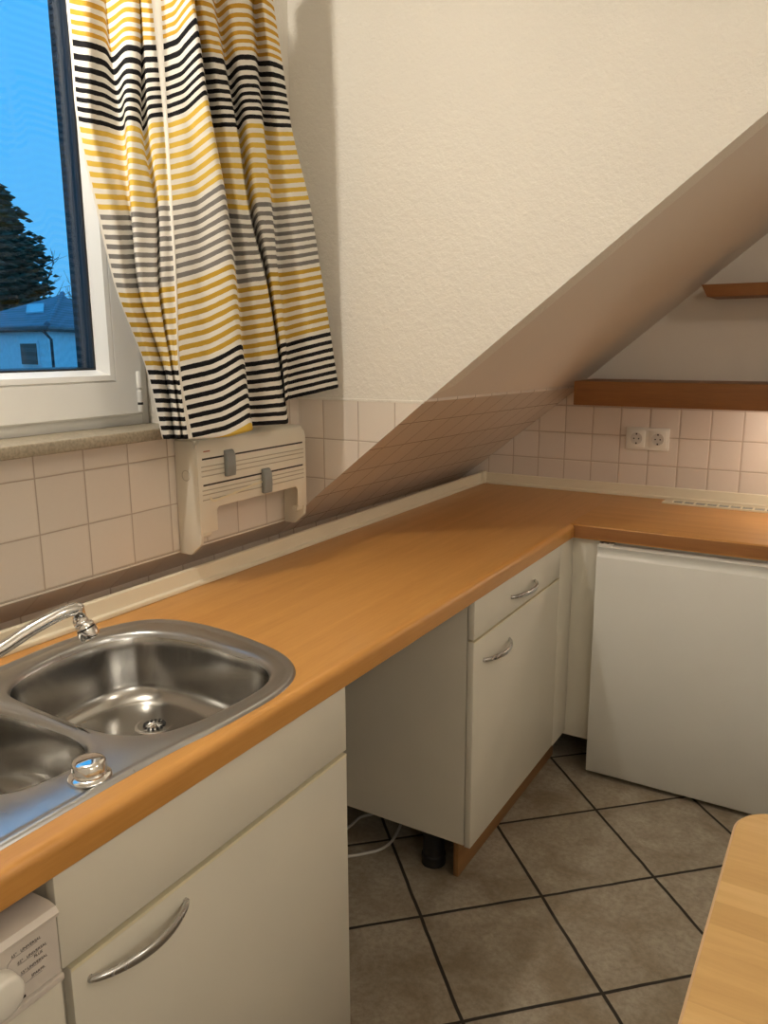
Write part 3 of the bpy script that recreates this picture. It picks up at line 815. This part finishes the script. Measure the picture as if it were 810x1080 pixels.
# ------------------------------------------------------------------ washing machine / dishwasher at lower left
dwm = thing('dishwasher', 'white free-standing appliance with a printed control panel and dial left of the sink cabinet', 'dishwasher', (.3, -3.05, FZ))
WYR = -2.744; WYL = -3.35
box('body', (.06, WYL+.004, FZ+.01), (.598, WYR-.004, .790), M_WASH, dwm, bevel=.003)
pf = [(.575, .800), (.612, .802), (.624, .799), (.630, .792), (.629, .787), (.622, .784), (.622, .702), (.60, .70), (.575, .70)]
V, Fc = prism(pf, 1, WYL, WYR)
cp = mesh_obj('control_panel', V, Fc, M_WASH, dwm, smooth=True, auto=35); recalc(cp)
box('panel_trim', (.60, WYL, .690), (.626, WYR+.002, .700), M_WASH, dwm, bevel=.002)
box('door', (.60, WYL, FZ+.08), (.622, WYR, .688), M_CAB, dwm, bevel=.003)
box('kick_plate', (.56, WYL+.01, FZ+.001), (.575, WYR-.01, FZ+.078), M_DARK, dwm)
kc = (.6225, -2.832, .739)
kb = mesh_obj('dial', *lathe([(.027, 0), (.0275, .003), (.026, .018), (.024, .0215), (.020, .0235), (.0001, .024)], kc, (1, 0, 0), 32), M_WHITEP, dwm, smooth=True, auto=40)
a = math.radians(-35)
mesh_obj('dial_mark', *boxvf((.628, kc[1]+.0275, .7105), (.6286, kc[1]+.0335, .7135)), M_DARK, kb)
def text(s, y, z, size, par, mat=M_PRINT, x=.6224):
    cu = bpy.data.curves.new('t', 'FONT'); cu.body = s; cu.size = size; cu.extrude = .0001
    to = bpy.data.objects.new('t', cu); COL.objects.link(to)
    dg = bpy.context.evaluated_depsgraph_get(); me = bpy.data.meshes.new_from_object(to.evaluated_get(dg))
    bpy.data.objects.remove(to)
    o0 = ORG[par.name]
    R = Matrix(((0, 0, 1, x-o0.x), (1, 0, 0, y-o0.y), (0, 1, 0, z-o0.z), (0, 0, 0, 1)))
    me.transform(R); me.materials.clear(); me.materials.append(mat)
    o = bpy.data.objects.new('lettering', me); COL.objects.link(o); o.parent = par; ORG[o.name] = o0; return o
for i, (s, yy, zz) in enumerate((('65°   UNIVERSAL', -2.808, .768), ('65°   UNIVERSAL', -2.801, .754), ('PLUS', -2.779, .7475), ('55° UNIVERSAL', -2.7985, .738), ('SPARPR.', -2.785, .7245))):
    text(s, yy, zz, .0056, cp)
V, Fc = join([boxvf((.6222, -2.808, .7665), (.6224, -2.772, .7668)), boxvf((.6222, -2.801, .7525), (.6224, -2.772, .7528)), boxvf((.6222, -2.7985, .7365), (.6224, -2.77, .7368)), boxvf((.6222, -2.793, .7225), (.6224, -2.77, .7228))]+[sweep([(.6223, -2.808, .7667), (.6223, -2.813, .763), (.6223, -2.815, .757)], .0002, 4)])
mesh_obj('printed_line', V, Fc, M_PRINT, cp)

# ------------------------------------------------------------------ shelves on the back wall
s1 = thing('wall_shelf', 'lower thick beech shelf across the tiled back wall above the sockets', 'shelf', (.48, -.25, 1.263))
V, Fc = boxvf((.474, -.25, 1.263), (2.3, -.0005, 1.3545))
mesh_obj('board', V, Fc, M_SHELF, s1, bevel=.002)
mesh_obj('lamp_housing', *boxvf((1.22, -.235, 1.242), (1.72, -.165, 1.2625)), M_WHITEP, s1)
s2 = thing('wall_shelf', 'upper thin beech shelf high on the back wall under the sloping ceiling', 'shelf', (.91, -.2, 1.655))
V = [(.925, -.2, 1.655), (2.3, -.2, 1.655), (2.3, -.0005, 1.655), (.925, -.0005, 1.655), (.903, -.2, 1.698), (2.3, -.2, 1.698), (2.3, -.0005, 1.698), (.903, -.0005, 1.698)]
mesh_obj('board', V, boxvf((0,0,0),(1,1,1))[1], M_SHELF, s2, bevel=.002)

# ------------------------------------------------------------------ socket
SO = thing('wall_socket', 'white double power socket on the pale back-wall tiles', 'socket', (.708, 0, 1.12))
box('cover_frame', (.6235, -.0105, 1.0745), (.7925, -.0003, 1.1635), M_WHITEP, SO, bevel=.002)
for k in range(2):
    xc = .666+k*.084
    V = []; Fc = []
    ins_ = box('socket_insert', (xc-.034, -.0135, 1.119-.034), (xc+.034, -.0104, 1.119+.034), M_WHITEP, SO, bevel=.001)
    # round recess drawn as a ring wall with a recessed floor
    mesh_obj('recess', *lathe([(.0235, .0), (.0235, .0012), (.0200, .0014), (.0195, .0004), (.0001, .0003)], (xc, -.0135, 1.119), (0, -1, 0), 32), simple('socket recess', (.60, .57, .52), .4), ins_, smooth=True, auto=30)
    V, Fc = join([lathe([(.003, 0), (.003, .0012)], (xc+s*.0095, -.0138, 1.119), (0, -1, 0), 12) for s in (-1, 1)]+[boxvf((xc-.003, -.0150, 1.097), (xc+.003, -.0137, 1.1035)), boxvf((xc-.003, -.0150, 1.1345), (xc+.003, -.0137, 1.141))])
    mesh_obj('contact_holes', V, Fc, M_DARK, ins_)

# ------------------------------------------------------------------ dispenser rack on the window wall
RK = thing('roll_dispenser', 'aged cream plastic kitchen roll dispenser hanging on the tiled wall below the curtain', 'dispenser', (XW, -1.63, 1.0))
RY0, RY1, RXF = -1.858, -1.412, .045
def sidepoly(z0): return [(XW+.001, z0), (XW+.040, z0), (RXF-.004, z0+.030), (RXF-.002, z0+.048), (RXF-.002, 1.235), (RXF-.012, 1.262), (XW+.001, 1.262)]
for y0, y1 in ((RY0, RY0+.012), (RY1-.012, RY1)):
    V, Fc = prism(sidepoly(.970), 1, y0, y1)
    recalc(mesh_obj('side_panel', V, Fc, M_RACK, RK, bevel=.003, seg=2))
for yy_ in (RY0-.0006,):
    ringp = [(.004+.013*math.cos(k*math.pi/12), yy_, 1.175+.013*math.sin(k*math.pi/12)) for k in range(25)]
    mesh_obj('embossed_ring', *sweep(ringp, .0008, 6, cap=False), M_RACKL, RK)
# curled toe under each leg
for y0, y1 in ((RY0+.010, RY0+.045), (RY1-.040, RY1-.008)):
    P = sweep([(RXF-.016, y0, 1.022), (RXF-.016, y1, 1.022)], .009, 12)
    mesh_obj('foot', *P, M_RACK, RK, smooth=True, auto=50)
# front panel with an arch cut in its lower edge
fpv = [(RY0, 1.028), (RY0+.062, 1.028), (RY0+.062, 1.082), (RY0+.070, 1.090), (RY1-.050, 1.090), (RY1-.042, 1.082), (RY1-.042, 1.028), (RY1, 1.028), (RY1, 1.235), (RY1-.006, 1.252), (RY1-.022, 1.263), (RY0+.01, 1.263), (RY0, 1.253)]
V, Fc = prism(fpv, 0, RXF-.006, RXF)
FP = recalc(mesh_obj('front_panel', V, Fc, M_RACK, RK, bevel=.0015, seg=2))
V, Fc = prism([(XW+.001, 1.250), (RXF-.006, 1.250), (RXF-.006, 1.263), (RXF-.012, 1.267), (XW+.001, 1.267)], 1, RY0+.012, RY1-.012)
recalc(mesh_obj('top_panel', V, Fc, M_RACK, RK))
for z in (1.214, 1.148):
    mesh_obj('slot', *boxvf((RXF-.003, RY0+.016, z), (RXF+.0006, RY1-.016, z+.0045)), M_DARK, FP)
P = []
for zc in (1.188, 1.128):
    P += [boxvf((RXF-.001, RY0+.012, zc+dz), (RXF+.0022, RY1-.014, zc+dz+.0022)) for dz in (-.016, -.003, .008)]
mesh_obj('rail', *join(P), M_RACKL, FP)
for (yy, zz) in ((-1.748, 1.205), (-1.602, 1.137)):
    V, Fc = prism([(RXF+.0005, zz-.042), (RXF+.012, zz-.042), (RXF+.014, zz-.02), (RXF+.013, zz+.014), (RXF+.007, zz+.025), (RXF+.0005, zz+.027)], 1, yy-.017, yy+.017)
    recalc(mesh_obj('cutter_slide', V, Fc, M_GREYP, RK, bevel=.003, seg=3))['label'] = 'grey plastic cutter slide'
mesh_obj('small_mark', *boxvf((RXF-.001, RY0+.022, 1.2335), (RXF+.0004, RY0+.045, 1.2365)), simple('faded red mark', (.35, .1, .06), .6), FP)
fo = crspline([(RXF+.003, RY0+.035, 1.118), (RXF+.004, RY0+.048, 1.108), (RXF+.004, RY0+.09, 1.112), (RXF+.004, RY0+.15, 1.118), (RXF+.004, RY0+.20, 1.126), (RXF+.004, RY0+.245, 1.128)], 5, False)
mesh_obj('foil_edge', *sweep(fo, None, 8, sx=[(.0012+.0025*abs(math.sin(i*1.3)), .0008) for i in range(len(fo))]), M_CABEDGE, RK)

# ------------------------------------------------------------------ curtain
COLS = [ # depth, (R0..R5), v at the hem
 (.070, [(73,40),(82,133),(102,226),(123,308),(155,390),(172,463)], 39.5),
 (.092, [(92,43),(96,136),(120,227),(134,309),(163,390),(179,463)], 39.5),
 (.076, [(109,48),(108,138),(136,227),(146,309),(172,391),(184,463)], 39.5),
 (.072, [(118,61),(131,144),(138,228),(147,309),(174,391),(185,463)], 39.5),
 (.108, [(133,46),(134,132),(139,223),(149,308),(175,390),(186,463)], 39.5),
 (.114, [(146,48),(147,134),(163,225),(166,308),(180,391),(191,463)], 39.5),
 (.092, [(149,53),(152,145),(165,224),(167,306),(181,391),(192,463)], 39.5),
 (.112, [(152,46),(158,130),(168,217),(171,303),(183,390),(193,463)], 39.5),
 (.118, [(162,47),(172,128),(179,217),(183,302),(187,391),(197,463)], 39.5),
 (.122, [(174,45),(178,130),(182,217),(187,299),(191,386),(205,463)], 39.7),
 (.136, [(187,40),(197,123),(208,212),(214,292),(224,379),(238,461)], 40.2),
 (.172, [(207,14),(220,102),(237,191),(247,276),(256,361),(267,454)], 40.9),
 (.076, [(211,60),(224,140),(239,225),(249,305),(256,383),(265,449)], 39.5),
 (.125, [(222,59),(237,139),(252,226),(266,302),(276,380),(286,448)], 39.5),
 (.122, [(234,61),(250,139),(263,227),(281,300),(294,377),(305,447)], 39.5),
 (.074, [(239,69),(252,142),(264,226),(281,294),(293,370),(303,436)], 39.5),
 (.128, [(250,57),(260,130),(270,213),(284,287),(295,363),(301,424)], 39.5),
 (.130, [(267,57),(277,130),(285,213),(292,287),(301,361),(304,421)], 39.5),
 (.082, [(273,64),(279,138),(287,219),(294,288),(302,362),(305,421)], 39.5),
 (.142, [(285,63),(294,139),(307,217),(316,285),(326,355),(331,415)], 39.5),
 (.126, [(298,69),(309,139),(327,215),(337,281),(348,350),(357,409)], 39.5)]
VR = [0, 8, 16, 24, 32]
rows = []
for d, pts, vh in COLS:
    w = [un(px, py, 0, d*(1 if r > 1 else 1)) for r, (px, py) in enumerate(pts)]
    vs = [-14]+VR+[vh]
    w = [w[0]-(w[1]-w[0])*(14/8)]+w
    rows.append((w, vs))
# resample rows along v, then across
NV, SU = 90, 7
us = [0]
for a, b in zip(rows, rows[1:]):
    us.append(us[-1]+sum(((a[0][i]-b[0][i]).length for i in (2, 4)))/2)
tot = us[-1]; us = [u/tot*10 for u in us]
grid = []
for w, vs in rows:
    c = []
    for k in range(NV+1):
        f = k/NV*6; i = min(5, int(f)); t = f-i
        P4 = [w[max(0, i-1)], w[i], w[i+1], w[min(6, i+2)]]
        a, b, c_, d = P4
        if i == 0: a = b-(c_-b)
        if i == 5: d = c_+(c_-b)
        p = .5*((2*b)+(c_-a)*t+(2*a-5*b+4*c_-d)*t*t+(-a+3*b-3*c_+d)*t**3)
        c.append((p, vs[i]+(vs[i+1]-vs[i])*t))
    grid.append(c)
GV = []; GU = []
nc = (len(grid)-1)*SU+1
for k in range(NV+1):
    line = []; lv_ = []
    for j in range(len(grid)-1):
        for s in range(SU):
            t = s/SU; ts = t
            p = grid[j][k][0]*(1-ts)+grid[j+1][k][0]*ts
            line.append(p); lv_.append((us[j]*(1-t)+us[j+1]*t, grid[j][k][1]*(1-t)+grid[j+1][k][1]*t))
    line.append(grid[-1][k][0]); lv_.append((us[-1], grid[-1][k][1]))
    # soften in plan only
    for it in range(2):
        q = [line[0]]+[Vector(((line[i-1].x+2*line[i].x+line[i+1].x)/4, (line[i-1].y+2*line[i].y+line[i+1].y)/4, (line[i-1].z+2*line[i].z+line[i+1].z)/4)) for i in range(1, len(line)-1)]+[line[-1]]
        line = q
    for i, p in enumerate(line):
        rr = math.sin(i*.83+k*.05)*.0012+math.sin(i*.31+1.7+k*.11)*.0012
        line[i] = Vector((p.x+rr, min(p.y, YCH-.006), p.z))
    GV += line; GU += lv_
Fc = [(k*nc+i, k*nc+i+1, (k+1)*nc+i+1, (k+1)*nc+i) for k in range(NV) for i in range(nc-1)]
cur = mesh_obj('curtain', GV, Fc, curtainmat(us[8]+.02, us[9]-.02), uvs=GU, smooth=True)
sm = cur.modifiers.new('sub', 'SUBSURF'); sm.levels = sm.render_levels = 1
so = cur.modifiers.new('thick', 'SOLIDIFY'); so.thickness = .0016; so.offset = 0
tag(cur, 'gathered white cotton curtain with black, yellow and grey stripes hanging by the window', 'curtain')
ztop = max(p.z for p in GV[:nc])
rod = thing('curtain_rod', 'white curtain rod above the window carrying the striped curtain', 'curtain rod', (.10, -2.5, 2.46))
mesh_obj('pole', *sweep([(.105, -3.4, 2.475), (.105, -1.36, 2.475)], .011, 14), M_UPVC, rod, smooth=True, auto=50)
for y in (-3.3, -1.45):
    mesh_obj('bracket', *boxvf((XW-.005, y-.01, 2.468), (.10, y+.01, 2.482)), M_UPVC, rod)

# ------------------------------------------------------------------ table
tz = .70; tx0, ty1 = 1.322, -1.884; tx1, ty0 = 2.5, -3.9
def tpoly(ins):
    R = .075; P = []
    x0, y1, x1, y0 = tx0+ins, ty1-ins, tx1-ins, ty0+ins; r = R-ins
    P += arc2(x0+r, y1-r, r, r, math.pi, math.pi/2, 10)
    P += arc2(x1-r, y1-r, r, r, math.pi/2, 0, 10)
    P += arc2(x1-r, y0+r, r, r, 0, -math.pi/2, 10)
    P += arc2(x0+r, y0+r, r, r, -math.pi/2, -math.pi, 10)
    return P
TBL = thing('dining_table', 'light butcher-block wooden table with rounded corner at the right foreground', 'table', (1.9, -2.9, FZ))
V = []; loops = [(.004, tz), (.0, tz-.004), (0, tz-.020), (.004, tz-.024)]
m = len(tpoly(0))
for ins, z in loops: V += [(x, y, z) for x, y in tpoly(ins)]
Fc = [tuple(range(m))[::-1], tuple(range(3*m, 4*m))]
fm = [0, 0]
for l in range(3):
    for i in range(m):
        j = (i+1) % m; Fc.append((l*m+i, l*m+j, (l+1)*m+j, (l+1)*m+i)); fm.append(1)
tt_ = mesh_obj('tabletop', V, Fc, None, TBL, mats=[M_BUTCHER, M_BUTEDGE], fm=fm, smooth=True, auto=35)
recalc(tt_)
V, Fc = join([boxvf((tx0+.08, ty1-.10, tz-.11), (tx1-.08, ty1-.08, tz-.0245)), boxvf((tx0+.08, ty0+.08, tz-.11), (tx1-.08, ty0+.10, tz-.0245)), boxvf((tx0+.08, ty0+.10, tz-.11), (tx0+.10, ty1-.10, tz-.0245)), boxvf((tx1-.10, ty0+.10, tz-.11), (tx1-.08, ty1-.10, tz-.0245))])
mesh_obj('apron', V, Fc, M_BUTEDGE, TBL)
for x in (tx0+.075, tx1-.135):
    for y in (ty0+.075, ty1-.135):
        box('leg', (x, y, FZ+.001), (x+.06, y+.06, tz-.0246), M_BUTEDGE, TBL, bevel=.004)

# ------------------------------------------------------------------ cables in the gap
def cable(pts, label):
    c = mesh_obj('power_cable', *sweep(crspline(pts, 6, False), .0046, 10), M_CABLE, smooth=True, auto=60)
    return tag(c, label, 'cable')
z = FZ+.0052
cable([(.10, -1.56, z), (.17, -1.52, z), (.223, -1.481, z), (.262, -1.440, z), (.290, -1.40, z), (.298, -1.35, z), (.287, -1.29, z), (.27, -1.22, z), (.26, -1.12, z), (.3, -1.0, z)], 'white power cable curving over the dark floor tiles under the drawer cabinet')
cable([(.09, -1.50, z), (.125, -1.43, z), (.14, -1.345, z), (.142, -1.29, z), (.17, -1.245, z), (.175, -1.18, z), (.16, -1.02, z)], 'second white cable lying further back on the floor in the gap')

# ------------------------------------------------------------------ light
def lamp(name, typ, loc, e, col, size=.05, rot=None, **kw):
    l = bpy.data.lights.new(name, typ); l.energy = e; l.color = col
    if typ == 'POINT': l.shadow_soft_size = size
    for k, v in kw.items(): setattr(l, k, v)
    o = bpy.data.objects.new(name, l); COL.objects.link(o); o.location = loc
    if rot: o.rotation_euler = rot
    return o
WARM = (1, .93, .82)
lamp('ceiling_lamp_light', 'POINT', (2.35, -2.0, 2.36), 13, WARM, .035)
lamp('dormer_lamp_light', 'POINT', (.225, -2.62, 2.40), 32, WARM, .018)
lamp('room_fill_light', 'POINT', (2.3, -3.4, 1.6), 15, WARM, .16)  # added soft fill without a fixture, lifts the slope and low tiles
for k_ in range(3):
    lamp('shelf_lamp_light', 'POINT', (1.27+.2*k_, -.20, 1.222), 1.5, (1, .85, .70), .012)

wd = bpy.data.worlds.new('world'); SC.world = wd; wd.use_nodes = True
wn = wd.node_tree; bg = wn.nodes['Background']
tc = wn.nodes.new('ShaderNodeTexCoord'); sp_ = wn.nodes.new('ShaderNodeSeparateXYZ'); wn.links.new(tc.outputs['Generated'], sp_.inputs[0])
rp = wn.nodes.new('ShaderNodeValToRGB'); wn.links.new(sp_.outputs[2], rp.inputs[0])
rp.color_ramp.elements[0].position = 0; rp.color_ramp.elements[0].color = (.13, .54, 1.02, 1)
rp.color_ramp.elements[1].position = .45; rp.color_ramp.elements[1].color = (.065, .55, 1.18, 1)
wn.links.new(rp.outputs[0], bg.inputs[0]); bg.inputs[1].default_value = 1.0

SC.view_settings.view_transform = 'Standard'; SC.view_settings.look = 'None'
SC.view_settings.exposure = -.05; SC.view_settings.gamma = 1; SC.view_settings.use_curve_mapping = False
